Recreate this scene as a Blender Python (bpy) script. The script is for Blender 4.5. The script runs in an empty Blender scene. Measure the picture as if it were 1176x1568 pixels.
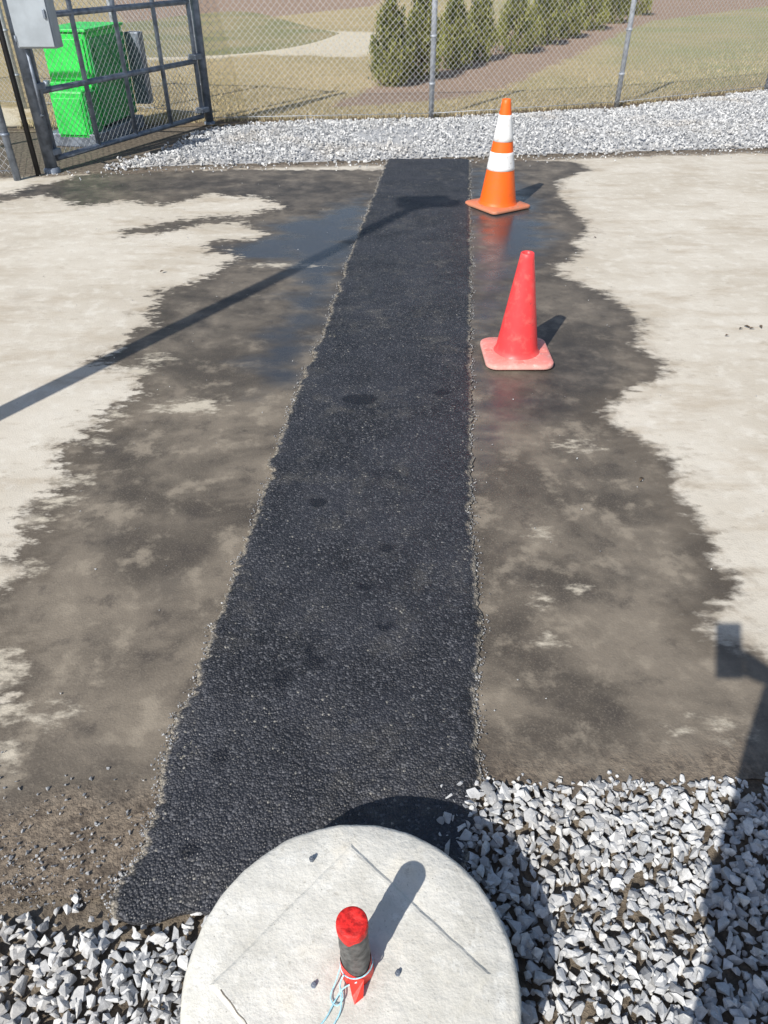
import bpy, bmesh, math, random
import numpy as np
from mathutils import Vector, Matrix, noise as mnoise
random.seed(7); rng=np.random.default_rng(7)
S=bpy.context.scene
# ---------------------------------------------------------------- image pixels to ground plan
H=1.6; TH=math.radians(37.5); CT,ST=math.cos(TH),math.sin(TH); F=1132.0
def G(x,y,h=H):  # takes image pixel coordinates and projects them onto the ground plane
    """project an image pixel to ground-plan metres"""
    a=(x-588)/F; b=(784-y)/F; t=h/(ST-b*CT)
    return (a*t,(CT+b*ST)*t)
def GP(l): return [G(*p) for p in l]
def zat(Y,y):
    b=(784-y)/F; return H-Y*(ST-b*CT)/(CT+b*ST)
AZ=math.radians(33); EL=math.radians(41.5)
# ---------------------------------------------------------------- node helper
class M:
    def __init__(s,name):
        s.m=bpy.data.materials.new(name); s.m.use_nodes=True; s.nt=s.m.node_tree
        s.b=s.nt.nodes['Principled BSDF']; s.tc=s.nt.nodes.new('ShaderNodeTexCoord').outputs['Object']
    def L(s,a,b):
        if isinstance(a,(int,float)): b.default_value=a
        elif isinstance(a,tuple): b.default_value=(a+(1,)) if len(a)==3 and b.type=='RGBA' else a
        else: s.nt.links.new(a,b)
    def noise(s,scale,detail=4,rough=.55,vec=None,dist=0):
        n=s.nt.nodes.new('ShaderNodeTexNoise'); n.inputs['Scale'].default_value=scale
        n.inputs['Detail'].default_value=detail; n.inputs['Roughness'].default_value=rough
        n.inputs['Distortion'].default_value=dist
        s.L(vec or s.tc,n.inputs['Vector']); return n.outputs['Fac']
    def vor(s,scale,feature='F1',out='Distance',vec=None):
        n=s.nt.nodes.new('ShaderNodeTexVoronoi'); n.feature=feature; n.inputs['Scale'].default_value=scale
        s.L(vec or s.tc,n.inputs['Vector']); return n.outputs[out]
    def map(s,scale=(1,1,1),rot=(0,0,0)):
        n=s.nt.nodes.new('ShaderNodeMapping'); n.inputs['Scale'].default_value=scale; n.inputs['Rotation'].default_value=rot
        s.L(s.tc,n.inputs['Vector']); return n.outputs[0]
    def ma(s,op,a,b=0.0,clamp=False):
        n=s.nt.nodes.new('ShaderNodeMath'); n.operation=op; n.use_clamp=clamp
        s.L(a,n.inputs[0]); s.L(b,n.inputs[1]); return n.outputs[0]
    def mr(s,v,a,b,c=0.,d=1.,smooth=True):
        n=s.nt.nodes.new('ShaderNodeMapRange'); n.interpolation_type='SMOOTHSTEP' if smooth else 'LINEAR'
        s.L(v,n.inputs['Value']); 
        for k,x in zip(('From Min','From Max','To Min','To Max'),(a,b,c,d)): n.inputs[k].default_value=x
        return n.outputs[0]
    def mix(s,f,a,b,blend='MIX'):
        n=s.nt.nodes.new('ShaderNodeMix'); n.data_type='RGBA'; n.blend_type=blend
        s.L(f,n.inputs[0]); s.L(a,n.inputs[6]); s.L(b,n.inputs[7]); return n.outputs[2]
    def attr(s,name):
        n=s.nt.nodes.new('ShaderNodeAttribute'); n.attribute_name=name; return n.outputs['Fac']
    def bump(s,h,strength=.5,dist=.01,normal=None):
        n=s.nt.nodes.new('ShaderNodeBump'); n.inputs['Strength'].default_value=strength if isinstance(strength,(int,float)) else 1
        if not isinstance(strength,(int,float)): s.L(strength,n.inputs['Strength'])
        n.inputs['Distance'].default_value=dist; s.L(h,n.inputs['Height'])
        if normal: s.L(normal,n.inputs['Normal'])
        return n.outputs[0]
    def sep(s,i):
        n=s.nt.nodes.new('ShaderNodeSeparateXYZ'); s.L(s.tc,n.inputs[0]); return n.outputs[i]
    def out(s,col=None,rough=None,normal=None,metal=None,spec=None):
        if col is not None: s.L(col,s.b.inputs['Base Color'])
        if rough is not None: s.L(rough,s.b.inputs['Roughness'])
        if normal is not None: s.L(normal,s.b.inputs['Normal'])
        if metal is not None: s.L(metal,s.b.inputs['Metallic'])
        if spec is not None: s.L(spec,s.b.inputs['Specular IOR Level'])
        return s.m
# ---------------------------------------------------------------- materials
def simple(name,col,rough=.6,metal=0.,var=.25,scale=12,bump=.1):
    m=M(name); n=m.noise(scale,4)
    d=tuple(c*(1-var) for c in col); l=tuple(min(1,c*(1+var)) for c in col)
    return m.out(m.mix(m.mr(n,.3,.7),d,l),rough,m.bump(n,bump,.004),metal)

def mat_slab():
    m=M('wet_dry_shaded_concrete')
    sd=m.attr('wet_shade'); pud=m.attr('puddle'); dirt=m.attr('dirt'); isl=m.attr('island')
    st=m.map((.65,1.2,1))
    n1=m.noise(4.5,4,.6,st); n2=m.noise(22,4,.65,st); n3=m.noise(1.3,2)
    amp=m.attr('rag')
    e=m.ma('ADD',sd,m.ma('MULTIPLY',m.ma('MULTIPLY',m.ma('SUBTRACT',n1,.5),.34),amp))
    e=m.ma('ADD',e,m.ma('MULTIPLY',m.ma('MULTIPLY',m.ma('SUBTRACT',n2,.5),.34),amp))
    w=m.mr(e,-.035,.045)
    fine=m.noise(160,2,.7); med=m.noise(11,4,.65)
    dry=m.mix(m.mr(n3,.3,.7),(.53,.475,.39),(.64,.59,.505))
    dry=m.mix(m.mr(med,.45,.72,0,.6),dry,(.73,.69,.61))
    dry=m.mix(m.mr(m.noise(5,5,.7,m.map((.35,1,1))),.48,.70,0,.65),dry,(.44,.37,.28))
    dry=m.mix(m.mr(m.noise(2.1,5,.72),.55,.72,0,.45),dry,(.43,.38,.31))
    dry=m.mix(m.mr(n2,.58,.75,0,.5),dry,(.38,.325,.25))
    dry=m.mix(m.mr(fine,.55,.75,0,.35),dry,(.35,.30,.24))
    dry=m.mix(m.ma('MULTIPLY',m.mr(e,-.16,-.02,0,.6),m.mr(med,.45,.65)),dry,(.28,.225,.16))
    wn=m.noise(2.2,4,.6,m.map((.8,1,1)),.5); wn2=m.noise(7,5,.68)
    wet_shade=m.mix(m.mr(wn,.36,.64),(.082,.068,.053),(.215,.180,.138))
    wet_shade=m.mix(m.mr(wn2,.50,.68,0,.7),wet_shade,(.33,.28,.215))
    wet_shade=m.mix(m.mr(wn2,.30,.48,.65,0),wet_shade,(.058,.048,.040))
    wet_shade=m.mix(m.mr(fine,.5,.7,0,.35),wet_shade,(.27,.23,.18))
    wet_shade=m.mix(m.mr(e,.03,.20,.60,0),wet_shade,(.095,.076,.056))
    wet_shade=m.mix(m.mr(m.attr('band'),0,1,0,.8),wet_shade,m.mix(m.mr(wn2,.35,.65),(.038,.034,.031),(.10,.086,.072)))
    pe=m.ma('ADD',pud,m.ma('MULTIPLY',m.ma('SUBTRACT',m.noise(5,4,.6,m.map((.6,1.2,1))),.5),.6))
    p=m.mr(pe,-.12,.22)
    wet_shade=m.mix(p,wet_shade,(.048,.051,.057))
    ie=m.mr(m.ma('ADD',isl,m.ma('MULTIPLY',m.ma('SUBTRACT',n2,.5),.26)),-.03,.045)
    wet_shade=m.mix(m.ma('MULTIPLY',ie,.95),wet_shade,(.56,.50,.40))
    col=m.mix(w,dry,wet_shade)
    dn=m.ma('ADD',dirt,m.ma('MULTIPLY',m.ma('SUBTRACT',m.noise(9,5,.7),.5),.5))
    dm=m.mr(dn,.3,.62)
    soil=m.mix(m.mr(m.noise(50,4,.7),.35,.65),(.080,.060,.044),(.24,.19,.14))
    col=m.mix(m.ma('MULTIPLY',dm,.85),col,soil)
    p2=m.ma('MULTIPLY',m.ma('MULTIPLY',p,w),m.mr(wn2,.3,.7,.7,1))
    r=m.ma('SUBTRACT',m.mr(w,0,1,.82,.58,False),m.ma('MULTIPLY',p2,.44))
    r=m.ma('MAXIMUM',r,m.ma('MULTIPLY',dm,.85))
    hgt=m.ma('ADD',m.ma('MULTIPLY',fine,.5),m.ma('MULTIPLY',m.noise(12,2),.9))
    hgt=m.ma('ADD',hgt,m.ma('MULTIPLY',m.ma('MULTIPLY',dm,m.noise(70,3,.7)),3.0))
    bs=m.ma('MULTIPLY',m.mr(p,0,1,1,.16,False),.5)
    return m.out(col,r,m.bump(hgt,bs,.006),0.,m.mr(w,0,1,.25,.5,False))

def mat_asphalt():
    m=M('fresh_asphalt')
    vn=m.nt.nodes.new('ShaderNodeTexVoronoi'); vn.inputs['Scale'].default_value=175; m.L(m.tc,vn.inputs['Vector']); v=vn.outputs['Distance']
    sepn=m.nt.nodes.new('ShaderNodeSeparateColor'); m.L(vn.outputs['Color'],sepn.inputs[0]); rnd=sepn.outputs[0]; r2=sepn.outputs[1]
    big=m.noise(3.2,3,.6); med=m.noise(11,4,.7)
    col=m.mix(m.mr(big,.35,.65),(.015,.0155,.019),(.031,.032,.039))
    col=m.mix(m.mr(rnd,.35,1,0,.55),col,(.085,.088,.102))
    col=m.mix(m.mr(rnd,.88,.99,0,.5),col,(.18,.18,.19))
    col=m.mix(m.ma('MULTIPLY',m.mr(r2,.975,.99),m.mr(med,.45,.62)),col,(.30,.285,.25))
    dust=m.ma('MULTIPLY',m.mr(med,.46,.66),m.mr(m.noise(1.7,3),.42,.62))
    col=m.mix(m.ma('MULTIPLY',dust,.38),col,(.135,.125,.11))
    e=m.mr(m.ma('ADD',m.attr('edge'),m.ma('MULTIPLY',m.ma('SUBTRACT',m.noise(38,4,.7),.5),1.3)),.55,.98)
    col=m.mix(m.ma('MULTIPLY',e,m.mr(rnd,.1,.7,.35,.95)),col,(.33,.29,.23))
    s=m.mr(m.ma('ADD',m.attr('spot'),m.ma('MULTIPLY',m.ma('SUBTRACT',m.noise(80,3,.7),.5),1.6)),.48,.75)
    col=m.mix(m.ma('MULTIPLY',s,m.mr(rnd,.3,.8,.2,.9)),col,(.48,.44,.34))
    d=m.mr(m.ma('ADD',m.attr('damp'),m.ma('MULTIPLY',m.ma('SUBTRACT',m.noise(22,4,.6),.5),1.6)),.5,.8)
    col=m.mix(m.ma('MULTIPLY',d,.85),col,(.006,.007,.012))
    hgt=m.ma('ADD',m.ma('MULTIPLY',v,-1.),m.ma('MULTIPLY',rnd,.7))
    return m.out(col,m.mr(rnd,0,1,.38,.7,False),m.bump(hgt,.85,.0045),spec=.5)

def mat_stone():
    m=M('crushed_granite'); t=m.attr('tone')
    c=m.mix(m.mr(t,0,.45,0,1,False),(.22,.225,.235),(.50,.505,.51))
    c=m.mix(m.mr(t,.5,1,0,1,False),c,(.76,.755,.74))
    c=m.mix(m.mr(m.noise(60,4,.7),.42,.7,0,.5),c,(.27,.27,.275))
    c=m.mix(m.mr(m.noise(140,3,.7),.55,.7,0,.4),c,(.82,.81,.79))
    c=m.mix(m.mr(m.noise(1.2,3),.5,.72,0,.3),c,(.48,.41,.32))
    n=m.noise(110,2)
    return m.out(c,.8,m.bump(n,.4,.004))
def mat_ground():
    m=M('soil_and_dormant_grass')
    n=m.noise(30,5,.7)
    soil=m.mix(m.mr(n,.35,.65),(.10,.08,.06),(.22,.18,.135))
    gr=m.mix(m.mr(m.noise(.6,5),.35,.65),(.34,.28,.15),(.22,.22,.10))
    y=m.sep(1); x=m.sep(0)
    r=m.ma('SQRT',m.ma('ADD',m.ma('MULTIPLY',x,x),m.ma('MULTIPLY',y,y)))
    return m.out(m.mix(m.mr(r,11,14),soil,gr),.95,m.bump(n,.8,.02))
def mat_lawn():
    m=M('dormant_lawn')
    x=m.sep(0)
    big=m.noise(.45,3); fine=m.noise(22,5,.75,m.map((1,.6,1))); vf=m.noise(75,2,.8); mid=m.noise(2.2,4,.65,m.map((.6,1.3,1)))
    a=m.mix(m.mr(big,.35,.65),(.56,.44,.24),(.47,.375,.19))
    g=m.mix(m.mr(big,.35,.65),(.46,.395,.21),(.34,.345,.16))
    c=m.mix(m.mr(m.ma('ADD',x,m.ma('MULTIPLY',big,4)),2.5,8),a,g)
    c=m.mix(m.mr(mid,.45,.68,0,.5),c,(.35,.30,.15))
    c=m.mix(m.mr(fine,.45,.7,0,.5),c,(.24,.195,.10))
    c=m.mix(m.mr(vf,.5,.75,0,.5),c,(.68,.57,.37))
    nn=m.ma('MULTIPLY',m.ma('SUBTRACT',m.noise(2.5,5,.7),.5),.9)
    mu=m.mr(m.ma('ADD',m.attr('mulch'),nn),-.08,.1)
    mc=m.mix(m.mr(m.noise(40,5,.8),.38,.62),(.24,.15,.10),(.52,.38,.28))
    mc=m.mix(m.mr(m.noise(9,4,.8),.6,.75,0,.6),mc,(.60,.49,.38))
    c=m.mix(mu,c,mc)
    sa=m.mr(m.ma('ADD',m.attr('sand'),m.ma('MULTIPLY',nn,1.2)),-.15,.2)
    c=m.mix(m.ma('MULTIPLY',sa,.95),c,m.mix(m.mr(vf,.3,.7),(.68,.59,.43),(.84,.76,.60)))
    di=m.mr(m.ma('ADD',m.attr('bare'),m.ma('MULTIPLY',nn,.5)),-.1,.15)
    c=m.mix(di,c,m.mix(m.mr(fine,.35,.65),(.12,.09,.06),(.29,.22,.15)))
    return m.out(c,.95,m.bump(m.ma('ADD',fine,vf),.8,.03))
def mat_lid():
    m=M('cast_concrete')
    a=m.noise(7,5,.65); f=m.noise(120,3,.7)
    c=m.mix(m.mr(a,.32,.68),(.58,.56,.50),(.78,.76,.70))
    c=m.mix(m.mr(m.noise(22,5,.7),.52,.72,0,.6),c,(.86,.85,.80))
    c=m.mix(m.mr(f,.56,.75,0,.55),c,(.42,.40,.35))
    c=m.mix(m.mr(m.noise(3.5,4,.7),.52,.68,0,.5),c,(.66,.58,.43))
    c=m.mix(m.mr(m.noise(45,5,.75),.57,.70,0,.65),c,(.46,.43,.37))
    c=m.mix(m.mr(m.vor(55),.02,.09,.8,0),c,(.25,.23,.19))
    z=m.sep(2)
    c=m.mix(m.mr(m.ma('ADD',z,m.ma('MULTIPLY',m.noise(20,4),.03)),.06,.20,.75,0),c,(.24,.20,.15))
    h=m.ma('ADD',m.ma('MULTIPLY',f,.6),m.ma('MULTIPLY',m.noise(25,3),1.6))
    return m.out(c,.85,m.bump(h,.5,.005))
def mat_foliage():
    m=M('arborvitae_foliage'); t=m.attr('tone')
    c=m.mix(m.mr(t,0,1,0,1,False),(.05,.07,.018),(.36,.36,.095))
    return m.out(c,.7)
def mat_grassblade():
    m=M('grass_blades'); t=m.attr('tone')
    return m.out(m.mix(t,(.23,.20,.10),(.66,.54,.33)),.8)
def mat_cone(name,base,dirtcol,amt):
    m=M(name); n=m.noise(16,5,.7); n2=m.noise(60,4,.7)
    c=m.mix(m.mr(n,.5,.72,0,amt),base,dirtcol)
    c=m.mix(m.mr(n2,.58,.70,0,amt*.8),c,(.12,.075,.06))
    z=m.sep(2)
    c=m.mix(m.mr(m.ma('ADD',z,m.ma('MULTIPLY',n,.08)),.03,.10,amt,0),c,dirtcol)
    return m.out(c,m.mr(n,.3,.7,.38,.62),m.bump(n,.15,.004))
MAT=dict(slab=mat_slab(),asph=mat_asphalt(),stone=mat_stone(),ground=mat_ground(),lawn=mat_lawn(),lid=mat_lid(),fol=mat_foliage(),blade=mat_grassblade(),
 galv=simple('galvanized_steel',(.46,.49,.54),.45,.3,.2,20),
 dgalv=simple('shaded_gate_steel',(.20,.23,.28),.5,.3,.35,14),  # galvanized grey darkened to blue-grey, the gate's backlit shade in the colour
 wire=simple('chain_link_wire',(.56,.57,.59),.45,.1,.2,30),
 black=simple('black_rubber',(.015,.015,.017),.5,0,.3),
 grit=simple('dark_grit',(.22,.19,.15),.9,0,.4,80),
 boxg=simple('grey_enclosure_paint',(.36,.40,.44),.5,.1,.12,6),
 grn=simple('bright_green_paint',(.035,.66,.09),.4,0,.15,5),
 grn_shade=simple('shaded_green_panel',(.03,.34,.09),.5,0,.25,8),  # cabinet green darkened: shade of its right side put into the colour
 bark=simple('bark',(.10,.07,.045),.9,0,.4,40,.5),
 tape=simple('dark_grey_tape',(.10,.098,.095),.6,0,.55,60,.6),
 redp=simple('red_spray_paint',(.80,.022,.018),.6,0,.45,90,.7),
 redt=simple('red_tape',(.82,.04,.025),.45,0,.3,50,.3),
 cord=simple('light_blue_cord',(.40,.70,.85),.6,0,.3,200),
 orange=mat_cone('orange_pvc',(.97,.145,.008),(.62,.12,.04),.4),
 obase=mat_cone('worn_orange_pvc',(.82,.18,.05),(.42,.23,.16),.9),
 white=mat_cone('white_reflective_sleeve',(.84,.84,.84),(.60,.52,.46),.6),
 pink=mat_cone('faded_red_pvc',(.92,.060,.065),(.86,.18,.15),.6),
 pbase=mat_cone('faded_red_base',(.86,.085,.065),(.80,.48,.42),1.),
 skin=simple('skin',(.50,.30,.21),.5), shirt=simple('shirt_cloth',(.06,.08,.13),.9), jeans=simple('denim',(.05,.07,.12),.9),
 hair=simple('hair',(.03,.02,.015),.6,0,.4,80), boot=simple('boot_leather',(.12,.07,.04),.6))
# ---------------------------------------------------------------- mesh helpers
def obj(name,mesh,mats,parent=None,smooth=False):
    o=bpy.data.objects.new(name,mesh); S.collection.objects.link(o)
    for k in (mats if isinstance(mats,(list,tuple)) else [mats]): mesh.materials.append(MAT[k])
    if smooth:
        for p in mesh.polygons: p.use_smooth=True
    if parent: o.parent=parent
    return o
def empty(name,loc=(0,0,0)):
    e=bpy.data.objects.new(name,None); S.collection.objects.link(e); e.location=loc; e.empty_display_size=.1; return e
def bm_obj(name,bm,mats,parent=None,smooth=False):
    me=bpy.data.meshes.new(name); bm.to_mesh(me); bm.free(); return obj(name,me,mats,parent,smooth)
def tube(bm,p0,p1,r,seg=12,r1=None,mi=0,cap=True):
    p0,p1=Vector(p0),Vector(p1); d=(p1-p0); q=d.to_track_quat('Z','Y'); r1=r if r1 is None else r1
    A=[];B=[]
    for i in range(seg):
        a=2*math.pi*i/seg; v=Vector((math.cos(a),math.sin(a),0))
        A.append(bm.verts.new(p0+q@(v*r))); B.append(bm.verts.new(p1+q@(v*r1)))
    for i in range(seg):
        f=bm.faces.new((A[i],A[(i+1)%seg],B[(i+1)%seg],B[i])); f.material_index=mi; f.smooth=True
    if cap:
        f=bm.faces.new(A[::-1]); f.material_index=mi; f=bm.faces.new(B); f.material_index=mi
def box(bm,c,s,rot=0,mi=0,bev=.0,tilt=None):
    m=Matrix.Translation(c)@(tilt if tilt else Matrix.Rotation(rot,4,'Z'))@Matrix.Diagonal((s[0],s[1],s[2],1))
    r=bmesh.ops.create_cube(bm,size=1,matrix=m)
    fs=set(f for v in r['verts'] for f in v.link_faces)
    for f in fs: f.material_index=mi
    if bev>0:
        es=list(set(e for v in r['verts'] for e in v.link_edges))
        rr=bmesh.ops.bevel(bm,geom=es,offset=bev,segments=2,profile=.5,affect='EDGES')
        for f in rr['faces']: f.material_index=mi
def lathe(bm,prof,seg=48,c=(0,0),mi=0,mif=None):
    rings=[]
    for r,z in prof:
        rings.append([bm.verts.new((c[0]+r*math.cos(2*math.pi*i/seg),c[1]+r*math.sin(2*math.pi*i/seg),z)) for i in range(seg)])
    for k in range(len(rings)-1):
        for i in range(seg):
            f=bm.faces.new((rings[k][i],rings[k][(i+1)%seg],rings[k+1][(i+1)%seg],rings[k+1][i])); f.smooth=True
            f.material_index=mif(prof[k],prof[k+1]) if mif else mi
    return rings
def grid(name,P,mats,attrs=None,smooth=True):
    """P: (rows,cols,3)"""
    R,C,_=P.shape; idx=np.arange(R*C).reshape(R,C)
    f=np.stack([idx[:-1,:-1],idx[:-1,1:],idx[1:,1:],idx[1:,:-1]],-1).reshape(-1,4)
    me=bpy.data.meshes.new(name); me.from_pydata(P.reshape(-1,3).tolist(),[],f.tolist())
    for k,v in (attrs or {}).items():
        a=me.attributes.new(k,'FLOAT','POINT'); a.data.foreach_set('value',np.ascontiguousarray(v.reshape(-1),dtype=np.float32))
    return obj(name,me,mats,smooth=smooth)
def sdf(P,poly):
    """signed distance, + inside"""
    P=P.reshape(-1,2); poly=np.array(poly); d=np.full(len(P),1e9); ins=np.zeros(len(P),bool)
    for i in range(len(poly)):
        a=poly[i]; b=poly[(i+1)%len(poly)]; ab=b-a; t=np.clip(((P-a)@ab)/(ab@ab+1e-12),0,1)
        d=np.minimum(d,np.hypot(*(P-(a+t[:,None]*ab)).T))
        c=((a[1]>P[:,1])!=(b[1]>P[:,1])); 
        with np.errstate(divide='ignore',invalid='ignore'):
            xx=(b[0]-a[0])*(P[:,1]-a[1])/(b[1]-a[1]+1e-15)+a[0]
        ins^=(c&(P[:,0]<xx))
    return np.where(ins,d,-d)
# ---------------------------------------------------------------- ground sheet
me=bpy.data.meshes.new('ground'); me.from_pydata([(-400,-400,0),(400,-400,0),(400,400,0),(-400,400,0)],[],[(0,1,2,3)])
obj('ground',me,'ground')
# ---------------------------------------------------------------- concrete slab
wet_shade_poly=GP([(590,240),(590,262),(165,262),(60,285),(0,300),(-60,310),(0,312),(70,300),(120,318),(180,310),(250,316),(330,300),(400,305),(428,318),(400,328),(330,335),(250,340),(190,355),(195,363),(280,350),(370,342),(402,355),(390,368),(330,372),(305,380),(345,390),(352,402),(330,418),(290,432),(240,455),(218,475),(238,500),(190,530),(150,552),(205,575),(212,600),(185,620),(145,650),(115,690),(95,730),(60,775),(42,810),(22,850),(-10,885),(-60,920),(-40,1000),(-10,1060),(-80,1120),(-150,1250),(-200,1500),(600,1560),(1400,1400),(1400,1080),(1170,1008),(1118,990),(1085,962),(1135,912),(1112,870),(1090,830),(1062,790),(1036,740),(1010,690),(962,665),(920,640),(962,602),(1022,575),(1015,558),(975,530),(985,500),(965,475),(920,450),(860,425),(848,410),(885,395),(882,372),(905,357),(880,325),(855,300),(860,275),(905,263),(880,250),(720,240)])  # wet stain outline; its far-left wedge paints the left fence's shadow
nearL,nearR=.74,.985
def near_edge(X):
    s=np.clip((X+.25)/.45,0,1); s=s*s*(3-2*s); return nearL+(nearR-nearL)*s
farp=np.array([G(-500,300),G(-100,276),G(160,264),G(300,259),G(590,252),G(720,247),G(900,241),G(1176,233),G(1500,224),G(1900,215)])
def far_edge(X): return np.interp(X,farp[:,0],farp[:,1])
xs=np.concatenate([np.arange(-7,-3.5,.08),np.arange(-3.5,4.5,.018),np.arange(4.5,9,.08)])
vs=np.linspace(0,1,380)**1.45
XX=np.tile(xs,(len(vs),1)); ne=near_edge(xs)+.02*np.sin(xs*9)+.015*np.sin(xs*23)
fe=far_edge(xs)+np.array([.05*mnoise.fractal(Vector((x*2.5,4,1)),1,2,4) for x in xs])
YY=ne[None,:]+(fe-ne)[None,:]*vs[:,None]
P2=np.stack([XX,YY],-1)
wet_shade=np.clip(sdf(P2,wet_shade_poly),-.6,.6)
def ell(P,x,y,rx,ry):
    cx,cy=G(x,y); _,y0=G(x,y+ry); _,y1=G(x,y-ry); ex,_=G(x+rx,y); ax=ex-cx; ay=(y1-y0)/2
    q=np.hypot((P[...,0].ravel()-cx)/ax,(P[...,1].ravel()-cy)/ay); return (q-1)*min(ax,ay)
isl=np.full(wet_shade.shape,-.5)
for e in [(290,627,40,10),(215,572,20,5),(145,683,10,4),(95,772,20,7),(18,880,16,6),(82,1105,16,11),(10,1095,22,14),(8,1030,26,24),(5,1160,12,9),(885,685,16,4),(830,920,7,5),(843,985,7,5),(830,820,7,3),(1090,1120,14,5),(430,408,34,2.5),(885,905,5,4),(240,552,14,4),(60,800,10,4),(120,740,12,4),(180,640,10,4)]:
    isl=np.maximum(isl,-ell(P2,*e))
pl=sdf(P2,GP([(560,300),(470,330),(395,345),(410,368),(330,380),(352,402),(430,404),(455,430),(420,500),(380,560),(400,600),(450,590),(490,500),(540,400),(575,320)]))
pr=sdf(P2,GP([(722,262),(780,262),(810,300),(830,335),(850,360),(840,390),(810,400),(780,430),(760,480),(745,560),(800,600),(800,650),(770,700),(725,740)]))
pud=np.clip(np.maximum(pl,pr),-.5,.3)
yy=YY.ravel(); band=np.clip((yy-2.5)/1.3,0,1); band=band*band*(3-2*band)*.5
for e in [(780,470,70,90),(830,620,90,40),(450,300,160,28),(250,285,150,16),(60,295,110,16),(300,500,60,30),(860,560,110,60),(230,470,40,30),(170,830,40,40),(790,300,80,30),(260,900,50,40),(800,880,50,30),(960,880,60,30),(150,1150,60,40),(1000,1010,90,22)]:  # far-left ellipse darkens the painted fence shadow further
    band=np.maximum(band,np.clip(-ell(P2,*e)*5,0,.9))
rag=np.where(XX.ravel()>0,.6,1.15)
dirt=np.clip(1.25-(YY-ne[None,:])/.30,0,1.2).ravel()
left=np.clip((-XX.ravel()-.1)/.5,0,1); dirt=dirt*(.45+.6*left)
dirt=np.maximum(dirt,np.clip(.75-(fe[None,:]-YY)/.35,0,.75).ravel())
zz=.010+.004*np.sin(XX*1.7)*np.cos(YY*1.3)
grid('concrete_slab',np.stack([XX,YY,zz],-1),'slab',dict(wet_shade=wet_shade,puddle=pud,dirt=dirt,band=band,island=isl,rag=rag))
# ---------------------------------------------------------------- asphalt patch
Lp=np.array(GP([(592,250),(555,345),(530,410),(497,510),(452,610),(421,700),(395,790),(366,860),(333,960),(298,1050),(263,1125),(250,1200),(215,1310),(188,1350),(178,1400),(200,1440)]))[::-1]
Rp=np.array(GP([(720,246),(720,330),(722,410),(720,500),(722,600),(722,700),(720,800),(728,880),(738,950),(730,1050),(728,1130),(735,1200),(730,1260),(690,1440)]))[::-1]
y0,y1=.70,7.42
rows=900; cols=70
ys=y0+(y1-y0)*np.linspace(0,1,rows)**1.5
jl=np.array([.022*mnoise.fractal(Vector((y*9,0,1)),1,2,4)+.012*mnoise.noise(Vector((y*55,3,1))) for y in ys])
jr=np.array([.018*mnoise.fractal(Vector((y*9,7,5)),1,2,4)+.012*mnoise.noise(Vector((y*55,9,1))) for y in ys])
xl=np.interp(ys,Lp[:,1],Lp[:,0])+jl; xr=np.interp(ys,Rp[:,1],Rp[:,0])+jr
u=np.linspace(0,1,cols); u=.5-.5*np.cos(u*math.pi)*(.75+.25*np.cos(u*math.pi)**2)
u[0]=0;u[-1]=1
AX=xl[:,None]+(xr-xl)[:,None]*u[None,:]; AY=np.repeat(ys[:,None],cols,1)
AY=AY+np.array([[.05*mnoise.noise(Vector((x*7,2,9))) for x in AX[0]]])*np.clip(1-(AY-y0)/.4,0,1)
ed=np.minimum(AX-xl[:,None],xr[:,None]-AX)
AZz=np.empty_like(AX)
for i in range(rows):
    for j in range(cols):
        v=Vector((AX[i,j],AY[i,j],0))
        AZz[i,j]=.005*mnoise.noise(v*5)+.0014*mnoise.noise(v*30)+.0016*mnoise.noise(v*110)
AZz+= .003+.011*np.clip(ed/.03,0,1)
AZz[:,0]=.001; AZz[:,-1]=.001; AZz[0,:]=-.002
edge=np.clip(1-ed/.042,0,1)
PA=np.stack([AX,AY],-1)
spot=np.zeros(AX.size); damp=np.zeros(AX.size)
for e in [(465,1112,16,12),(530,1118,24,14),(510,522,12,6),(290,1160,26,24),(265,1190,14,34),(722,1030,10,36),(718,880,8,12),(690,440,12,4),(440,1262,36,8),(350,1250,40,8)]:
    spot=np.maximum(spot,np.clip(-ell(PA,*e)*26,0,.45))
for e in [(478,1023,13,7),(435,1050,7,10),(590,968,11,6),(487,778,9,5),(335,1165,9,6),(560,910,9,4),(550,620,24,7),(595,850,8,3),(290,1310,8,7),(675,610,10,4),(475,1005,5,8)]:
    damp=np.maximum(damp,np.clip(.8-ell(PA,*e)*25,0,.8))
grid('asphalt_patch',np.stack([AX,AY,AZz+.014],-1),'asph',dict(edge=edge,spot=spot,damp=damp))
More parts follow.
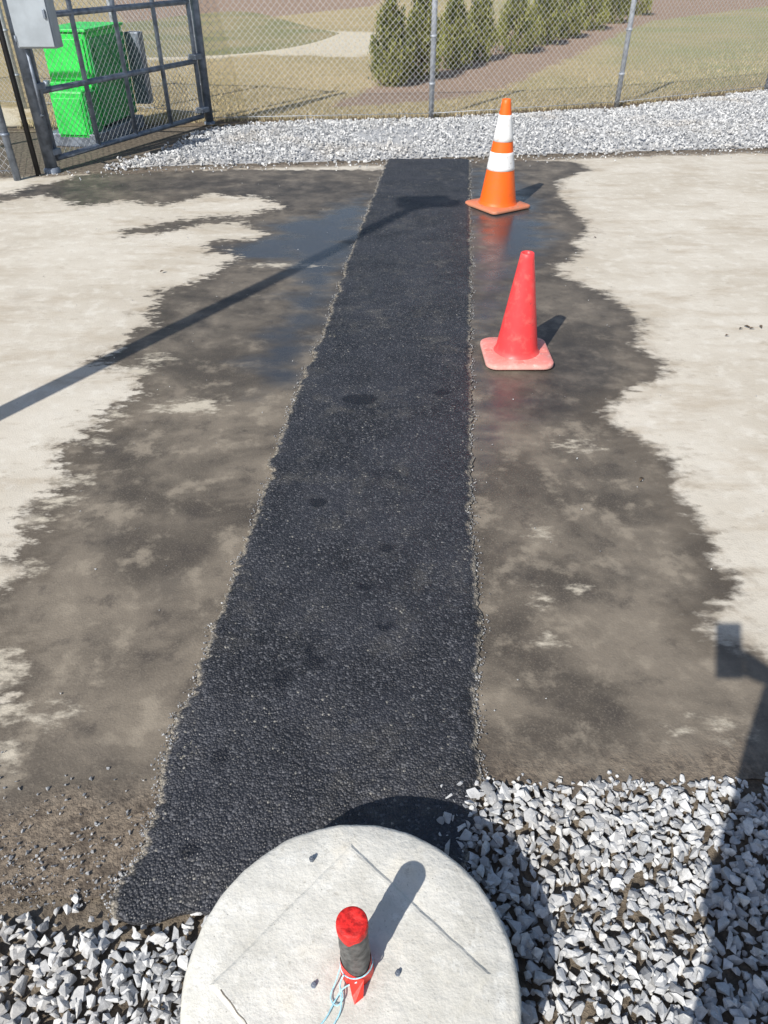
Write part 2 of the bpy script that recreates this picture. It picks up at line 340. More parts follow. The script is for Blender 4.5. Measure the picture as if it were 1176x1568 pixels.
# ---------------------------------------------------------------- stones
def hulls(n,npts,seed,fl=.72):
    out=[]; r=random.Random(seed)
    while len(out)<n:
        bm=bmesh.new()
        for _ in range(npts):
            v=Vector((r.gauss(0,1),r.gauss(0,1),r.gauss(0,1))).normalized()*r.uniform(.80,1.06)
            bm.verts.new((v.x*1.14,v.y*.86,v.z*fl))
        res=bmesh.ops.convex_hull(bm,input=bm.verts)
        bmesh.ops.delete(bm,geom=[g for g in set(res['geom_interior']+res['geom_unused']) if isinstance(g,bmesh.types.BMVert)],context='VERTS')
        bmesh.ops.triangulate(bm,faces=bm.faces)
        bm.verts.index_update(); V=np.array([v.co[:] for v in bm.verts]); T=np.array([[v.index for v in f.verts] for f in bm.faces]); bm.free(); out.append((V,T))
    return out
def scatter(name,pts,sizes,mat,seed,npts=11,tilt=.9,tones=None):
    r=np.random.default_rng(seed); hs=hulls(24,npts,seed)
    VV=[];TT=[];TN=[];off=0
    for k,(p,s) in enumerate(zip(pts,sizes)):
        V,T=hs[r.integers(24)]
        a=r.uniform(0,2*math.pi); ax=r.normal(0,tilt); ay=r.normal(0,tilt)
        R=(Matrix.Rotation(a,3,'Z')@Matrix.Rotation(ax,3,'X')@Matrix.Rotation(ay,3,'Y'))
        W=(V*s*r.uniform(.8,1.2,3))@np.array(R).T+p
        VV.append(W);TT.append(T+off);off+=len(V); TN.append(np.full(len(V),tones[k] if tones is not None else r.beta(1.7,1.5)))
    me=bpy.data.meshes.new(name); me.from_pydata(np.concatenate(VV).tolist(),[],np.concatenate(TT).tolist())
    at=me.attributes.new('tone','FLOAT','POINT'); at.data.foreach_set('value',np.concatenate(TN).astype(np.float32))
    return obj(name,me,mat)
LC=(-.055,.507); LR=.272; LZ=.22
# near gravel bed
pts=[];sz=[]
def nearok(x,y):
    if math.hypot(x-LC[0],y-LC[1])<LR+.01: return False
    lim=float(near_edge(np.array(x)))+.035*mnoise.noise(Vector((x*6,1,1)))+.02*mnoise.noise(Vector((x*25,1,1)))+.01
    if -.62<x<.12 and y>.70+ .04*mnoise.noise(Vector((x*9,5,1))) : return False
    return y<lim
sp=.0185
for gy in np.arange(-.9,1.06,sp):
    for gx in np.arange(-1.5,1.7,sp):
        fine=gy>.3
        if not fine and random.random()<.6: continue
        x=gx+random.uniform(-.6,.6)*sp; y=gy+random.uniform(-.6,.6)*sp
        if not nearok(x,y): continue
        if x<-.2 and y>.64 and random.random()<(y-.64)/.11: continue
        s=random.choice([.007,.0085,.010,.012,.014,.0165]) * (1 if fine else 1.4)
        pts.append((x,y,s*.45+random.uniform(0,.012))); sz.append(s)
for _ in range(5600):
    x=random.uniform(-1.3,1.5); y=random.uniform(.2,1.04)
    if nearok(x,y): 
        if x<-.2 and y>.66: continue
        pts.append((x,y,random.uniform(.014,.026))); sz.append(random.choice([.008,.010,.012,.014,.0165,.019]))
for _ in range(150):
    x=random.uniform(.15,1.1); y=.985+abs(random.gauss(0,.022)); s=random.uniform(.004,.012)
    pts.append((x,y,.012+s*.4)); sz.append(s)
scatter('gravel_bed',np.array(pts),sz,'stone',3,11)
# far gravel strip
fpoly=GP([(150,263),(300,257),(590,249),(720,244),(900,238),(1176,230),(1500,221),(1700,170),(1500,120),(1176,138),(1090,150),(1000,160),(943,168),(800,174),(660,184),(560,186),(480,186),(400,190),(322,197),(250,226),(190,246)])
N=60000
q=np.stack([rng.uniform(-3.3,8,N),rng.uniform(7,12.5,N)],-1); d=sdf(q,fpoly)
d=d+.16*np.array([mnoise.noise(Vector((a*2.5,b*2.5,3))) for a,b in q])+.02
keep=(d>0)&~((np.hypot((q[:,0]-G(600,215)[0])/.35,(q[:,1]-G(600,215)[1])/.5)<1)&(rng.random(N)<.7))
keep&=~((d<.09)&(rng.random(N)<.65))
q=q[keep]; d=d[keep]; sz=rng.uniform(.011,.023,len(q))
zf=.008+np.clip(d-.03,0,.5)*.09+rng.uniform(0,.016,len(q))
scatter('gravel_strip',np.column_stack([q,zf]),sz,'stone',5,8)
gx=np.linspace(-3.4,9,180); gy=np.linspace(6.9,13,120); GX,GY=np.meshgrid(gx,gy); dd=sdf(np.stack([GX,GY],-1),fpoly).reshape(GX.shape)
grid('gravel_subgrade',np.stack([GX,GY,np.where(dd>.08,-.002+np.clip(dd-.08,0,.5)*.085,-.03)],-1),'stone',dict(tone=np.full(GX.size,.3)))
# loose crumbs along the patch edges, and grit on the slab
pts=[];sz=[];tn=[]
for i in range(5200):
    k=int(rows*random.random()**1.1)%rows; s=random.choice([0,1])
    if mnoise.noise(Vector((ys[k]*4,s*5,2)))<-.15 and random.random()<.8: continue
    x=(xl if s==0 else xr)[k]+random.gauss(0,.010)
    r=random.uniform(.0012,.0040); pts.append((x,ys[k],.015+r*.6)); sz.append(r); tn.append(random.choice([.0,.0,.1,.3,.5]))
for i in range(700):
    r=random.uniform(.0015,.006); x=random.uniform(-1.0,-.3); y=.72+abs(random.gauss(0,.12)); pts.append((x,y,.013)); sz.append(r); tn.append(random.random()*.3)
for i in range(500):
    r=random.uniform(.0012,.0045); x=random.uniform(-2.5,3.2); y=random.uniform(1.0,7.3)
    pts.append((x,y,.013+r*.5)); sz.append(r); tn.append(random.random()*.6)
for i in range(420):
    x=random.uniform(-3,5); y=float(far_edge(x))-abs(random.gauss(0,.10)); r=random.uniform(.004,.014); pts.append((x,y,.012+r*.5)); sz.append(r); tn.append(random.random())
scatter('loose_grit',np.array(pts),sz,'stone',9,8,tones=tn)
# dead leaves
bm=bmesh.new()
for x,y in ((1112,519),(1133,508),(1142,505),(1150,508),(1163,505),(910,368),(560,214),(250,420),(980,740)):
    X,Y=G(x,y); a=random.random()*6; L_=random.uniform(.010,.022); c_=Vector((X,Y,.018)); dx=Vector((math.cos(a),math.sin(a),0)); dy=Vector((-dx.y,dx.x,0))
    vs_=[bm.verts.new(c_+dx*L_*s_+dy*L_*.4*t_+Vector((0,0,z_))) for s_,t_,z_ in ((-1,0,0),(-.3,1,.006),(.6,.7,.004),(1,0,0),(.4,-1,.007),(-.4,-.8,.003))]; bm.faces.new(vs_)
bm_obj('dead_leaves',bm,'bark')
# ---------------------------------------------------------------- lawn beyond the fence
fence_pts=[(-1.95,9.25),(.54,9.52),(2.87,10.3),(5.25,11.6),(9.5,14.5)]
fp=np.array([(-14,8.4),(-3.4,8.9)]+fence_pts+[(30,27)])
xs=np.concatenate([np.arange(-30,-6,.5),np.arange(-6,12,.09),np.arange(12,30,.5)]); vs=np.linspace(0,1,340)**1.6
y0r=np.interp(xs,fp[:,0],fp[:,1])-.12
XX=np.tile(xs,(len(vs),1)); YY=y0r[None,:]+(75-y0r)[None,:]*vs[:,None]; P2=np.stack([XX,YY],-1)
mul=sdf(P2,GP([(505,165),(560,142),(585,120),(660,88),(750,62),(860,20),(905,0),(960,-25),(1176,-45),(1400,-55),(1400,-25),(1176,10),(1000,35),(960,48),(900,78),(850,100),(800,125),(760,142),(700,152),(620,160)]))
mul=np.maximum(mul,sdf(P2,GP([(200,44),(310,40),(400,28),(500,18),(570,12),(600,-5),(560,-12),(150,-10)])))
san=sdf(P2,GP([(150,54),(310,46),(450,46),(580,50),(592,74),(545,90),(480,86),(400,84),(330,90),(150,95)]))
san=np.maximum(san,sdf(P2,GP([(-200,200),(-100,150),(40,170),(60,230),(-50,260)])))
bare=np.maximum(.22-np.abs(YY.ravel()-np.interp(XX.ravel(),fp[:,0],fp[:,1])-.05),sdf(P2,GP([(990,150),(1060,140),(1176,128),(1300,110),(1300,125),(1176,145),(1000,162)])))
zz=.006+.05*np.clip((YY-13)/20,0,1)*np.sin(XX*.35)+np.clip((YY-20)/60,0,1)*.25
grid('lawn',np.stack([XX,YY,zz],-1),'lawn',dict(mulch=np.clip(mul,-1,1),sand=np.clip(san,-1,1),bare=np.clip(bare,-1,1)))
nb=40000; bx=rng.uniform(-4,8,nb); off=rng.exponential(2.2,nb)+.05; by=np.interp(bx,fp[:,0],fp[:,1])+off
okm=sdf(np.stack([bx,by],-1),GP([(505,165),(560,142),(585,120),(660,88),(750,62),(860,20),(1176,-45),(1176,10),(1000,35),(900,78),(800,125),(700,152),(620,160)]))<0
bx=bx[okm];by=by[okm];off=off[okm]; nb=len(bx)
a=rng.uniform(0,2*math.pi,nb); hh=rng.uniform(.02,.045,nb)*(1+1.2*(off<.3)); w=.005
V=np.empty((nb,3,3)); ca,sa_=np.cos(a)*w,np.sin(a)*w; ln=rng.normal(0,.018,(nb,2))
V[:,0]=np.stack([bx-ca,by-sa_,np.full(nb,.004)],-1);V[:,1]=np.stack([bx+ca,by+sa_,np.full(nb,.004)],-1);V[:,2]=np.stack([bx+ln[:,0],by+ln[:,1],hh],-1)
me=bpy.data.meshes.new('grass'); me.from_pydata(V.reshape(-1,3).tolist(),[],np.arange(nb*3).reshape(-1,3).tolist())
at=me.attributes.new('tone','FLOAT','POINT'); at.data.foreach_set('value',np.repeat(rng.random(nb),3).astype(np.float32)); obj('grass_tufts',me,'blade')
# ---------------------------------------------------------------- arborvitae
def arb(px,py,wpx,topy,seed):
    X,Y=G(px,py); depth=Y*CT+(H-.4)*ST; R=wpx*depth/F/2; top=max(zat(Y,topy),.8); r=np.random.default_rng(seed)
    e=empty('arborvitae_shrub',(X,Y,0))
    bm=bmesh.new(); tube(bm,(0,0,-.02),(0,0,top*.85),.028,8,.006)
    for i in range(26):
        z=top*(.1+.7*i/26); a=i*2.4; tube(bm,(0,0,z),(R*.7*math.cos(a),R*.7*math.sin(a),z+.18),.008,5,.003)
    bm_obj('trunk_and_limbs',bm,'bark',e)
    ncl=230; per=26; Vs=[];tn=[]
    for c in range(ncl):
        h=r.beta(1.2,1.4); prof=(min(1,(h/.25)**.6+.25) if h<.25 else 1)*(1-((max(h-.25,0))/.77)**1.4)
        rr=R*max(prof,.05)*(.50+.55*r.random()**.5)*(1+.22*math.sin(c*1.7)); a=r.uniform(0,2*math.pi); z=.04+h*(top-.05)
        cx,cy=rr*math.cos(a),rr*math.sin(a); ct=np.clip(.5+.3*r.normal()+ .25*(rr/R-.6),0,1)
        for k in range(per):
            p=np.array([cx,cy,z])+r.normal(0,1,3)*np.array([.028,.028,.06])
            up=np.array([math.cos(a)*.4+r.normal()*.35,math.sin(a)*.4+r.normal()*.35,1]); up/=np.linalg.norm(up); sd_=np.cross(up,r.normal(0,1,3)); sd_/=np.linalg.norm(sd_)
            l=r.uniform(.03,.06); ww=r.uniform(.006,.012)
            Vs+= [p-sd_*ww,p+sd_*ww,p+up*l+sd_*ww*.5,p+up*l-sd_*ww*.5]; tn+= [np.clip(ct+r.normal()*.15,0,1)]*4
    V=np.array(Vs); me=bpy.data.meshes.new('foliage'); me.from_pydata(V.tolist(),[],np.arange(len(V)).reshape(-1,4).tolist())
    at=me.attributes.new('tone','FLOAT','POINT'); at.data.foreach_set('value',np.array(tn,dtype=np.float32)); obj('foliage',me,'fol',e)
for i,t in enumerate([(599,132,58,-8),(645,122,58,-18),(693,106,52,-8),(731,94,50,-12),(787,82,60,-18),(829,70,54,-20),(863,60,50,-24),(898,48,52,-30),(935,38,48,-35),(972,26,46,-38)]): arb(*t,seed=20+i)
# ---------------------------------------------------------------- fences
def link_mesh(bm,p0,p1,z0,z1,sp=.064,r=.0019,mi=1):
    p0,p1=Vector(p0),Vector(p1); L=(p1-p0).length; d=(p1-p0)/L; hgt=z1-z0; nrm=Vector((-d.y,d.x))
    def seg(u0,v0,u1,v1,o):
        a=p0+d*u0+nrm*o; b=p0+d*u1+nrm*o; tube(bm,(a.x,a.y,z0+v0),(b.x,b.y,z0+v1),r,3,mi=mi,cap=False)
    c=-hgt
    while c<L:
        u0=max(c,0);u1=min(c+hgt,L)
        if u1>u0: seg(u0,u0-c,u1,u1-c,.002); seg(u0,hgt-(u0-c),u1,hgt-(u1-c),-.002)
        c+=sp
def fence(name,pts,z1=2.15,post=.03,mats=('galv','wire'),posts=None,zb=.05):
    bm=bmesh.new()
    for i,p in enumerate(pts):
        tube(bm,(p[0],p[1],-.02),(p[0],p[1],z1+.05),post); lathe(bm,[(post*1.15,z1+.05),(post*1.1,z1+.08),(.003,z1+.1)],12,p)
        for z in (.35,.8,1.25,1.7): tube(bm,(p[0],p[1],z),(p[0],p[1],z+.022),post*1.22)
    for a,b in zip(pts[:-1],pts[1:]):
        n=Vector((b[0]-a[0],b[1]-a[1])).normalized(); o=Vector((n.y,-n.x))*(post+.006)
        a2=(a[0]+o.x,a[1]+o.y); b2=(b[0]+o.x,b[1]+o.y)
        tube(bm,(a[0],a[1],z1),(b[0],b[1],z1),.021); tube(bm,(*a2,zb+.02),(*b2,zb+.02),.0035,5)
        link_mesh(bm,a2,b2,zb,z1)
    return bm_obj(name,bm,list(mats))
fence('chain_link_fence',fence_pts)
fence('chain_link_fence',[(-3.12,6.72),(-4.6,6.9),(-7.2,7.2)],mats=('dgalv','wire'))
fence('chain_link_fence',[(-2.03,9.45),(-3.05,9.95),(-4.4,10.2),(-7.0,10.9)],mats=('galv','wire'))
# gate
g0=Vector((-2.93,7.02)); g1=Vector((-1.98,9.16)); bm=bmesh.new()
def gp(t,z,o=0.): 
    d=(g1-g0).normalized(); n=Vector((d.y,-d.x)); p=g0+(g1-g0)*t+n*o; return (p.x,p.y,z)
for t,r in ((0,.052),(1.03,.045)): 
    tube(bm,gp(t,-.02),gp(t,2.3),r,16)
tube(bm,gp(-.07,-.02),gp(-.07,2.3),.022,12,mi=2)
for z in (.10,.62,1.14,2.1): tube(bm,gp(.035,z),gp(.98,z),.024)
for t in (.035,.27,.5,.74,.98): tube(bm,gp(t,.10,.001),gp(t,2.1,.001),.022)
for t in (.02,.985):
    for z in (.16,.66,1.2): box(bm,Vector(gp(t,z)),(.10,.13,.05),math.radians(-24),0,.006)
link_mesh(bm,gp(.035,0,-.028)[:2],gp(.98,0,-.028)[:2],.10,2.1)
lathe(bm,[(.07,-.01),(.07,.03),(.055,.045)],16,gp(0,0)[:2])
lathe(bm,[(.06,-.01),(.06,.025),(.047,.035)],16,gp(1.03,0)[:2])
bm_obj('chain_link_gate',bm,['dgalv','wire','black'])
# control box on the gate post
e=empty('gate_control_box',(-2.72,6.90,1.18))
bm=bmesh.new(); box(bm,(0,0,0),(.31,.15,.46),.0,0,.012); box(bm,(0,-.083,0),(.285,.012,.435),0,0,.004); bm_obj('enclosure',bm,'boxg',e)
bm=bmesh.new(); box(bm,(.12,-.097,0),(.018,.015,.06),0,0,.003); tube(bm,(-.12,.0,-.23),(-.12,.0,-.70),.013); tube(bm,(-.12,.06,.12),(-.18,.12,.12),.02); tube(bm,(-.12,0,-.70),(-.18,.11,-.74),.013)
for z in(.17,-.17): tube(bm,(-.148,-.095,z-.03),(-.148,-.095,z+.03),.007,8)
bm_obj('latch_and_conduit',bm,'dgalv',e)
# green utility cabinet behind the gate
e=empty('green_utility_cabinet',(-3.04,8.30,0)); e.rotation_euler=(0,0,math.radians(-9))
bm=bmesh.new(); box(bm,(-.02,.42,.54),(.46,.80,.80),0,0,.015); box(bm,(.03,-.12,.28),(.34,.26,.42),0,0,.02)
box(bm,(-.02,.013,.72),(.40,.02,.34),0,0,.006); box(bm,(.03,-.254,.27),(.28,.012,.32),0,0,.005); box(bm,(.13,-.001,.72),(.02,.02,.07),0,0,.004)
box(bm,(-.02,.42,.955),(.50,.84,.025),0,0,.006); box(bm,(-.02,-.005,.51),(.44,.05,.04),0,0,.006)
bm_obj('cabinet_body',bm,'grn',e)
bm=bmesh.new(); box(bm,(.218,.42,.52),(.02,.76,.74),0,0,.004)
for i in range(7): box(bm,(.232,.42,.26+i*.09),(.014,.64,.035),0,0,.003)
box(bm,(.208,-.12,.28),(.02,.22,.38),0,0,.004); bm_obj('side_panels',bm,'grn_shade',e)
bm=bmesh.new(); box(bm,(.28,.92,.55),(.16,.12,.66),0,0,.01); box(bm,(0,.3,.06),(.54,1.1,.12),0,0,.01); tube(bm,(-.2,-.14,.50),(-.2,-.14,.56),.03)
bm_obj('plinth_and_meter',bm,'dgalv',e)
# ---------------------------------------------------------------- off-frame pole light (its shadow crosses the slab)
e=empty('pole_light',(-2.30,1.68,0))
bm=bmesh.new(); tx,ty=-.14,.04
tube(bm,(0,0,0),(tx,ty,4.45),.058,20,.048); lathe(bm,[(.13,0),(.13,.03),(.07,.06)],20); tube(bm,(tx,ty,4.40),(tx+.17,ty+.06,4.46),.024)
box(bm,(tx,ty+.02,4.50),(.40,.30,.07),math.radians(5),0,.03); box(bm,(tx+.24,ty+.05,4.42),(.14,.12,.12),0,0,.02); lathe(bm,[(.003,4.40),(.13,4.42),(.15,4.46)],20,(tx-.05,ty))
bm_obj('pole_and_head',bm,'dgalv',e)
# ---------------------------------------------------------------- lid / riser
e=empty('concrete_manhole_riser',(LC[0],LC[1],0))
bm=bmesh.new()
lathe(bm,[(.292,-.05),(.292,.0),(.288,.10),(.285,LZ-.026),(.2835,LZ-.012),(.279,LZ-.004),(.271,LZ),(.20,LZ+.0005),(.10,LZ+.0005),(.004,LZ+.0005)],160)
for v in bm.verts:
    if v.co.z>.05:
        n=mnoise.noise(v.co*22)*.0016+mnoise.noise(v.co*60)*.0014
        if math.hypot(v.co.x,v.co.y)>.26: v.co.x*=1+n*2; v.co.y*=1+n*2; v.co.z+=n*.8
bm_obj('riser_ring_and_cap',bm,'lid',e)
bm=bmesh.new()
c=[(math.cos(math.pi/2*i+math.radians(2)),math.sin(math.pi/2*i+math.radians(2))) for i in range(4)]
def rng4(r,z):
    out=[]
    for i in range(4):
        a=c[i];b=c[(i+1)%4]
        for k in range(24):
            t=k/24; x=a[0]+(b[0]-a[0])*t; y=a[1]+(b[1]-a[1])*t; q_=1+.010*mnoise.noise(Vector((x*9,y*9,r*3)))
            out.append(bm.verts.new((x*r*q_,y*r*q_,z)))
    return out
R4=[rng4(.237,LZ+.0002),rng4(.229,LZ+.0036),rng4(.222,LZ+.0045)]
for A_,B_ in zip(R4[:-1],R4[1:]):
    for i in range(96): bm.faces.new((A_[i],A_[(i+1)%96],B_[(i+1)%96],B_[i]))
bm.faces.new(R4[-1])
bm_obj('raised_square_panel',bm,'lid',e)
bm=bmesh.new(); pa=Vector((-.216,-.016,0)); pb=Vector((-.10,-.132,0)); prev=None; n_=Vector((.73,.68,0))
for k in range(41):
    t=k/40; p=pa.lerp(pb,t)+n_*(.003*mnoise.noise(Vector((t*9,1,1)))+.0012*mnoise.noise(Vector((t*40,1,1)))); w_=(.0007*(1-t)+.0003)*(1+.6*mnoise.noise(Vector((t*30,5,1))))
    cur=(bm.verts.new((p.x-n_.x*w_,p.y-n_.y*w_,LZ+.0050)),bm.verts.new((p.x+n_.x*w_,p.y+n_.y*w_,LZ+.0050)))
    if prev: bm.faces.new((prev[0],cur[0],cur[1],prev[1]))
    prev=cur
bm_obj('crack_grit',bm,'grit',e)
bm=bmesh.new()
for x,y in ((.078,.008),(-.062,-.010),(-.082,.205)):
    tube(bm,(x,y,LZ-.002),(x,y,LZ+.008),.005,6); tube(bm,(x,y,LZ+.008),(x+.001,y,LZ+.012),.003,8)
bm_obj('bolts',bm,'dgalv',e)
# pipe stub
PZ=LZ+.005
e=empty('capped_pipe_stub',(-.046,.522,PZ)); e.rotation_euler=(math.radians(-1.5),math.radians(-1.5),0)
bm=bmesh.new(); prof=[(.0245,0)]
for k in range(1,15): prof.append((.0243+.0007*math.sin(k*2.3),.160*k/15))
prof+=[(.0245,.157),(.0235,.161)]
lathe(bm,prof,40)
for v in bm.verts: 
    n=mnoise.noise(v.co*60)*.0012; v.co.x+=n*(v.co.x/.024); v.co.y+=n*(v.co.y/.024)
bm_obj('taped_pipe',bm,'tape',e)
bm=bmesh.new(); lathe(bm,[(.0253,.146),(.0256,.154),(.0252,.163),(.023,.1665),(.015,.1655),(.006,.1635),(.0008,.1640)],40)
for v in bm.verts:
    if v.co.z<.148: v.co.z-=.003+.014*mnoise.noise(v.co*70)
bm_obj('red_painted_cap',bm,'redp',e)
bm=bmesh.new(); lathe(bm,[(.0275,.0),(.0268,.012),(.0262,.030),(.0258,.040)],40)
for v in bm.verts:
    if v.co.z>.03: v.co.z+=.010*math.sin(math.atan2(v.co.y,v.co.x)*2+.6)+.004*mnoise.noise(v.co*90)
    if v.co.z<.005: s=1+.10*abs(mnoise.noise(v.co*50)); v.co.x*=s; v.co.y*=s
t=[bm.verts.new(p) for p in ((-.012,-.026,.03),(.014,-.027,.026),(.012,-.045,.004),(-.002,-.054,.001),(-.006,-.044,.006))]; bm.faces.new(t)
bm_obj('red_tape',bm,'redt',e)
def curve(name,pts,r,mat,parent):
    cu=bpy.data.curves.new(name,'CURVE'); cu.dimensions='3D'; cu.bevel_depth=r; cu.bevel_resolution=2; sp=cu.splines.new('NURBS'); sp.points.add(len(pts)-1)
    for p,c in zip(sp.points,pts): p.co=(*c,1)
    sp.use_endpoint_u=True; sp.order_u=3; cu.materials.append(MAT[mat]); o=bpy.data.objects.new(name,cu); S.collection.objects.link(o); o.parent=parent
e=empty('blue_pull_cord',(-.046,.522,PZ+.0025))
curve('cord_1',[(.002,-.029,.022),(-.02,-.030,.012),(-.035,-.05,.002),(-.05,-.08,.001),(-.085,-.105,.001),(-.12,-.125,.0),(-.15,-.16,.0),(-.16,-.24,-.004),(-.15,-.33,-.08)],.0013,'cord',e)
curve('cord_2',[(-.020,-.020,.028),(-.030,-.028,.010),(-.02,-.06,.002),(-.04,-.09,.001),(-.055,-.13,.0),(-.06,-.19,-.001),(-.09,-.27,-.004)],.0012,'cord',e)
curve('cord_3',[(-.024,.0,.030),(-.032,-.02,.008),(-.045,-.045,.001),(-.03,-.06,.003),(-.018,-.045,.008),(-.028,-.028,.010)],.0012,'cord',e)
curve('cord_wrap',[(.027*math.cos(a),.027*math.sin(a),.026+.006*math.sin(a*1.5)) for a in np.linspace(2.4,6.6,22)],.0012,'cord',e)
# ---------------------------------------------------------------- cones
def cone(name,x,y,h,rb,rt,bw,rotz,body,base,bands=(),bt=.022,round_=.05,white='white'):
    e=empty(name,(x,y,.016)); e.rotation_euler=(0,0,rotz)
    bm=bmesh.new(); seg=6
    def outline(w,rd,z):
        vs=[]
        for k,(sx,sy) in enumerate(((1,1),(-1,1),(-1,-1),(1,-1))):
            for i in range(seg+1):
                a=math.pi/2*k+math.pi/2*i/seg
                vs.append(bm.verts.new((sx*(w-rd)+rd*math.cos(a),sy*(w-rd)+rd*math.sin(a),z)))
        return vs
    w=bw/2; rings=[outline(w,round_,.0),outline(w+.002,round_,.005),outline(w+.001,round_,bt*.8),outline(w-.006,round_,bt)]
    n=len(rings[0])
    inner=[bm.verts.new((v.co.normalized().x,v.co.normalized().y,0)) for v in rings[3]]
    for v,o in zip(inner,rings[3]):
        d=Vector((o.co.x,o.co.y)).normalized(); v.co=(d.x*(rb+.012),d.y*(rb+.012),bt+.004)
    rings.append(inner)
    for k in range(len(rings)-1):
        for i in range(n): f=bm.faces.new((rings[k][i],rings[k][(i+1)%n],rings[k+1][(i+1)%n],rings[k+1][i])); f.smooth=(k!=2)
    bm.faces.new(rings[0][::-1])
    for a in range(4):
        A=a*math.pi/2; box(bm,(math.cos(A)*(w-.025),math.sin(A)*(w-.025),bt+.002),(.03,.03,.006),A,0,.002)
    for v in bm.verts: v.co.z+=.0025*mnoise.noise(Vector((v.co.x*9,v.co.y*9,x)))
    bm_obj('base',bm,base,e)
    bm=bmesh.new(); prof=[(rb+.014,bt+.001),(rb+.004,bt+.012),(rb,bt+.028)]
    zs=sorted(set([bt+.028+(h-bt-.028)*i/24 for i in range(1,25)]+[z for b in bands for z in b]))
    R=lambda z: rb+(rt-rb)*((z-bt-.028)/(h-bt-.028))
    pr=prof[:]
    for z in zs: pr.append((R(z),z))
    pr+=[(rt-.003,h+.002),(rt-.009,h-.001),(rt-.011,h-.02),(rt-.011,h-.09)]
    lathe(bm,pr,56)
    for v in bm.verts:
        n_=mnoise.noise(Vector((v.co.x*6,v.co.y*6,v.co.z*5+x)))*.0018; v.co.x*=1+n_*4; v.co.y*=1+n_*4
    bm_obj('cone_body',bm,body,e)
    for b in bands:
        bm=bmesh.new(); k=6; lathe(bm,[(R(b[0])+.0003,b[0]),(R(b[0])+.0022,b[0]+.001)]+[(R(b[0]+(b[1]-b[0])*i/k)+.0022,b[0]+(b[1]-b[0])*i/k) for i in range(1,k)]+[(R(b[1])+.0022,b[1]-.001),(R(b[1])+.0003,b[1])],56)
        bm_obj('reflective_band',bm,white,e)
X,Y=G(761,319)
cone('orange_traffic_cone',X,Y,.72,.135,.030,.365,math.radians(33),'orange','obase',bands=((.265,.385),(.455,.625)),bt=.024,round_=.035)
X,Y=G(789,549)
cone('red_traffic_cone',X,Y,.495,.098,.030,.318,math.radians(1),'pink','pbase',bt=.026,round_=.055)
# ---------------------------------------------------------------- photographer (behind the camera, casts the shadow at right)
PX=.36
ph=empty('photographer',(PX,-.10,0))
def skin_mesh(name,verts,edges,rad,mat,sub=2,parent=ph,root=0):
    me=bpy.data.meshes.new(name); me.from_pydata(verts,edges,[]); o=obj(name,me,mat,parent)
    o.modifiers.new('s','SKIN'); 
    for i,r in enumerate(rad): 
        me.skin_vertices[0].data[i].radius=(r if isinstance(r,tuple) else (r,r)); me.skin_vertices[0].data[i].use_root=(i==root)
    sb=o.modifiers.new('sub','SUBSURF'); sb.levels=sub; sb.render_levels=sub
    return o
O=Vector((PX,-.10,0))
right=Vector((1,0,0)); upv=Vector((0,ST,CT)); fw=Vector((0,CT,-ST))
pc=Vector((0,0,H))+right*.022-upv*.055-fw*.016
bm=bmesh.new(); tl=Matrix((right,upv,-fw)).transposed().to_4x4(); box(bm,pc-O,(.075,.155,.008),0,0,.003,tilt=tl); bm_obj('phone',bm,'black',ph)
hr=pc+right*.055-upv*.035-fw*.02-O; hl=Vector((-.19,.03,.90))
body_v=[(0,0,.95),(0,.0,1.10),(0,0,1.28),(0,0,1.42),(0,.01,1.50),
 (.17,0,1.40),(.24,.02,1.14),tuple(hr+Vector((.06,-.04,-.03))),
 (-.17,.0,1.40),(-.215,-.05,1.14),(-.19,.02,.97),
 (.08,0,.88),(.085,.01,.50),(.09,-.02,.10),(-.09,0,.88),(-.095,.01,.50),(-.10,-.02,.10)]
be=[(0,1),(1,2),(2,3),(3,4),(3,5),(5,6),(6,7),(3,8),(8,9),(9,10),(0,11),(11,12),(12,13),(0,14),(14,15),(15,16)]
br=[(.16,.12),(.15,.11),(.17,.12),(.13,.10),(.06,.06),.075,.05,.034,.075,.05,.034,.10,.080,.065,.10,.080,.065]
o=skin_mesh('clothed_body',body_v,be,br,'shirt')
bpy.context.view_layer.update()
dg=bpy.context.evaluated_depsgraph_get(); m2=bpy.data.meshes.new_from_object(o.evaluated_get(dg)); o.modifiers.clear(); o.data=m2
m2.materials.clear(); m2.materials.append(MAT['shirt']); m2.materials.append(MAT['jeans'])
for p in m2.polygons: p.use_smooth=True; p.material_index=1 if (p.center.z<.93 and abs(p.center.x)<.17) else 0
bm=bmesh.new(); bmesh.ops.create_icosphere(bm,subdivisions=4,radius=1)
for v in bm.verts:
    c=v.co; lower=max(0,-c.z)
    x=c.x*.078*(1-.25*lower); y=c.y*.097*(1-.05*lower); z=c.z*.118
    if c.y>.6: y+=.020*math.exp(-((c.x/.16)**2+((c.z+.12)/.22)**2)); y-=.008*(math.exp(-(((abs(c.x)-.36)/.15)**2+((c.z-.05)/.12)**2))); y+=.004*math.exp(-((c.x/.3)**2+((c.z+.5)/.07)**2)); y+=.008*math.exp(-((c.x/.3)**2+((c.z+.85)/.15)**2))
    v.co=(x,y,z)
for s in (-1,1): box(bm,(s*.080,-.002,-.005),(.012,.030,.055),0,0,.004)
tube(bm,(0,-.01,-.17),(0,-.005,-.05),.055,16)
hd=bm_obj('head',bm,'skin',ph,True); hd.location=(-.02,.04,1.64); hd.rotation_euler=(math.radians(-22),0,math.radians(22))
bm=bmesh.new(); bmesh.ops.create_icosphere(bm,subdivisions=4,radius=1)
for v in list(bm.verts):
    if v.co.y>.35 and v.co.z<.45 or v.co.z<-.35: bm.verts.remove(v)
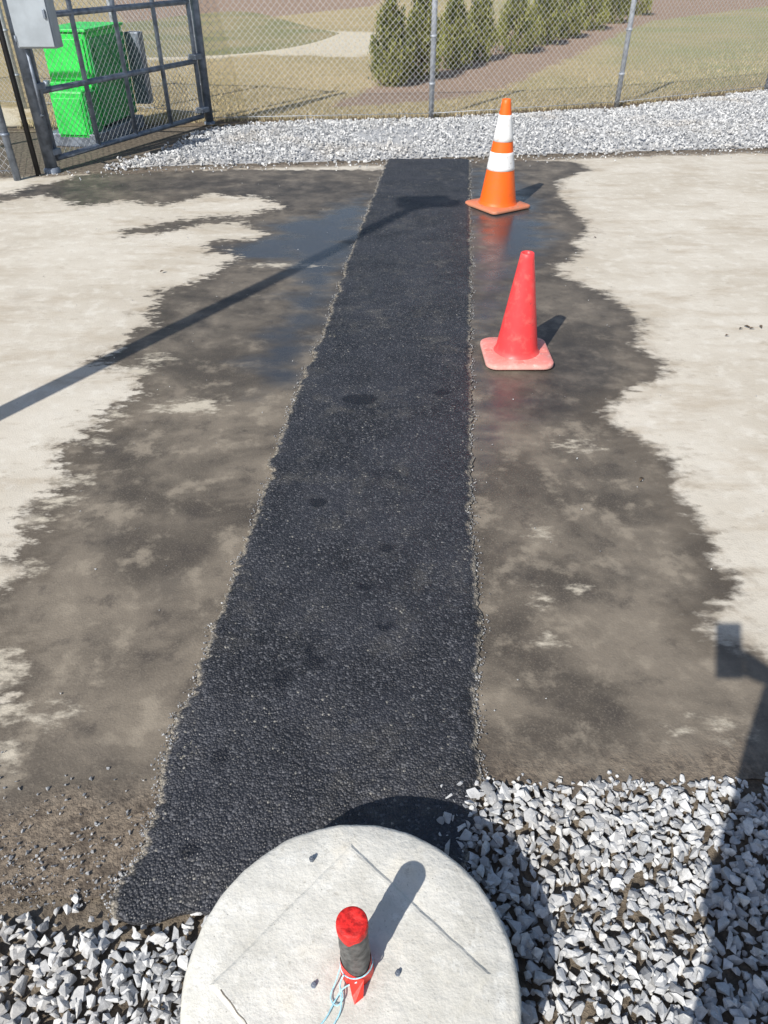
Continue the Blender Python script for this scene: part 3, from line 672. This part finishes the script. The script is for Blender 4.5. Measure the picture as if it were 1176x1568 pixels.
for v in bm.verts: n=1+.04*mnoise.noise(v.co*8); v.co=(v.co.x*.086*n,v.co.y*.105*n-.004,v.co.z*.127*n+.004)
hr_=bm_obj('hair',bm,'hair',ph,True); hr_.location=hd.location; hr_.rotation_euler=hd.rotation_euler
# right hand grips the phone
V=[tuple(hr+Vector((.06,-.04,-.03))),tuple(hr)]; E=[(0,1)]; Rr=[.026,(.034,.018)]
for i in range(4):
    b=hr+upv*(.028-.017*i)-right*.012+fw*.006; m_=b-fw*.004-right*.012+upv*.002; t_=m_-right*(.020-.003*abs(i-1))-upv*.002
    k=len(V); V+=[tuple(b),tuple(m_),tuple(t_-fw*.002)]; E+=[(1,k),(k,k+1),(k+1,k+2)]; Rr+=[.0085,.0078,.007]
k=len(V); V+=[tuple(hr-upv*.03-right*.01-fw*.006),tuple(hr-upv*.02-right*.035-fw*.012)]; E+=[(1,k),(k,k+1)]; Rr+=[.010,.009]
skin_mesh('right_hand',V,E,Rr,'skin',2,ph,0)
# left hand hangs relaxed at the hip
V=[(-.19,.02,.975),tuple(hl)]; E=[(0,1)]; Rr=[.026,(.018,.036)]
for i in range(4):
    b=hl+Vector((0,.030-.019*i,-.045)); L_=(.036,.042,.038,.030)[i]
    k=len(V); V+=[tuple(b),tuple(b+Vector((.004,0,-L_))),tuple(b+Vector((.016,-.002,-L_*1.75)))]; E+=[(1,k),(k,k+1),(k+1,k+2)]; Rr+=[.0088,.008,.007]
k=len(V); V+=[tuple(hl+Vector((.006,.040,-.010))),tuple(hl+Vector((.014,.052,-.045)))]; E+=[(1,k),(k,k+1)]; Rr+=[.011,.009]
skin_mesh('left_hand',V,E,Rr,'skin',2,ph,0)
for s in (-1,1):
    bm=bmesh.new(); box(bm,(s*.095,.05,.075),(.10,.29,.07),0,0,.028); box(bm,(s*.095,-.03,.14),(.095,.12,.12),0,0,.03); box(bm,(s*.095,.05,.042),(.104,.296,.018),0,0,.006); bm_obj('boot',bm,'boot',ph,True)
# ---------------------------------------------------------------- light, sky, camera
sd=Vector((math.sin(AZ)*math.cos(EL),math.cos(AZ)*math.cos(EL),-math.sin(EL)))
l=bpy.data.lights.new('sun','SUN'); l.energy=5.0; l.angle=math.radians(.5); l.color=(1,.965,.90); lo=bpy.data.objects.new('sun',l); S.collection.objects.link(lo); lo.rotation_euler=sd.to_track_quat('-Z','Y').to_euler()
W=bpy.data.worlds.new('World'); S.world=W; W.use_nodes=True; nt=W.node_tree; sk=nt.nodes.new('ShaderNodeTexSky'); sk.sky_type='NISHITA'; sk.sun_disc=False; sk.sun_elevation=EL; sk.sun_rotation=AZ+math.pi
nt.links.new(sk.outputs[0],nt.nodes['Background'].inputs[0]); nt.nodes['Background'].inputs[1].default_value=.11
cam=bpy.data.cameras.new('camera'); cam.sensor_fit='VERTICAL'; cam.sensor_height=36; cam.sensor_width=27; cam.lens=26; cam.clip_start=.02; cam.clip_end=1500
co=bpy.data.objects.new('camera',cam); S.collection.objects.link(co); co.location=(0,0,H); co.rotation_euler=(math.pi/2-TH,0,0); S.camera=co
S.view_settings.view_transform='Standard'; S.view_settings.look='None'; S.view_settings.exposure=0
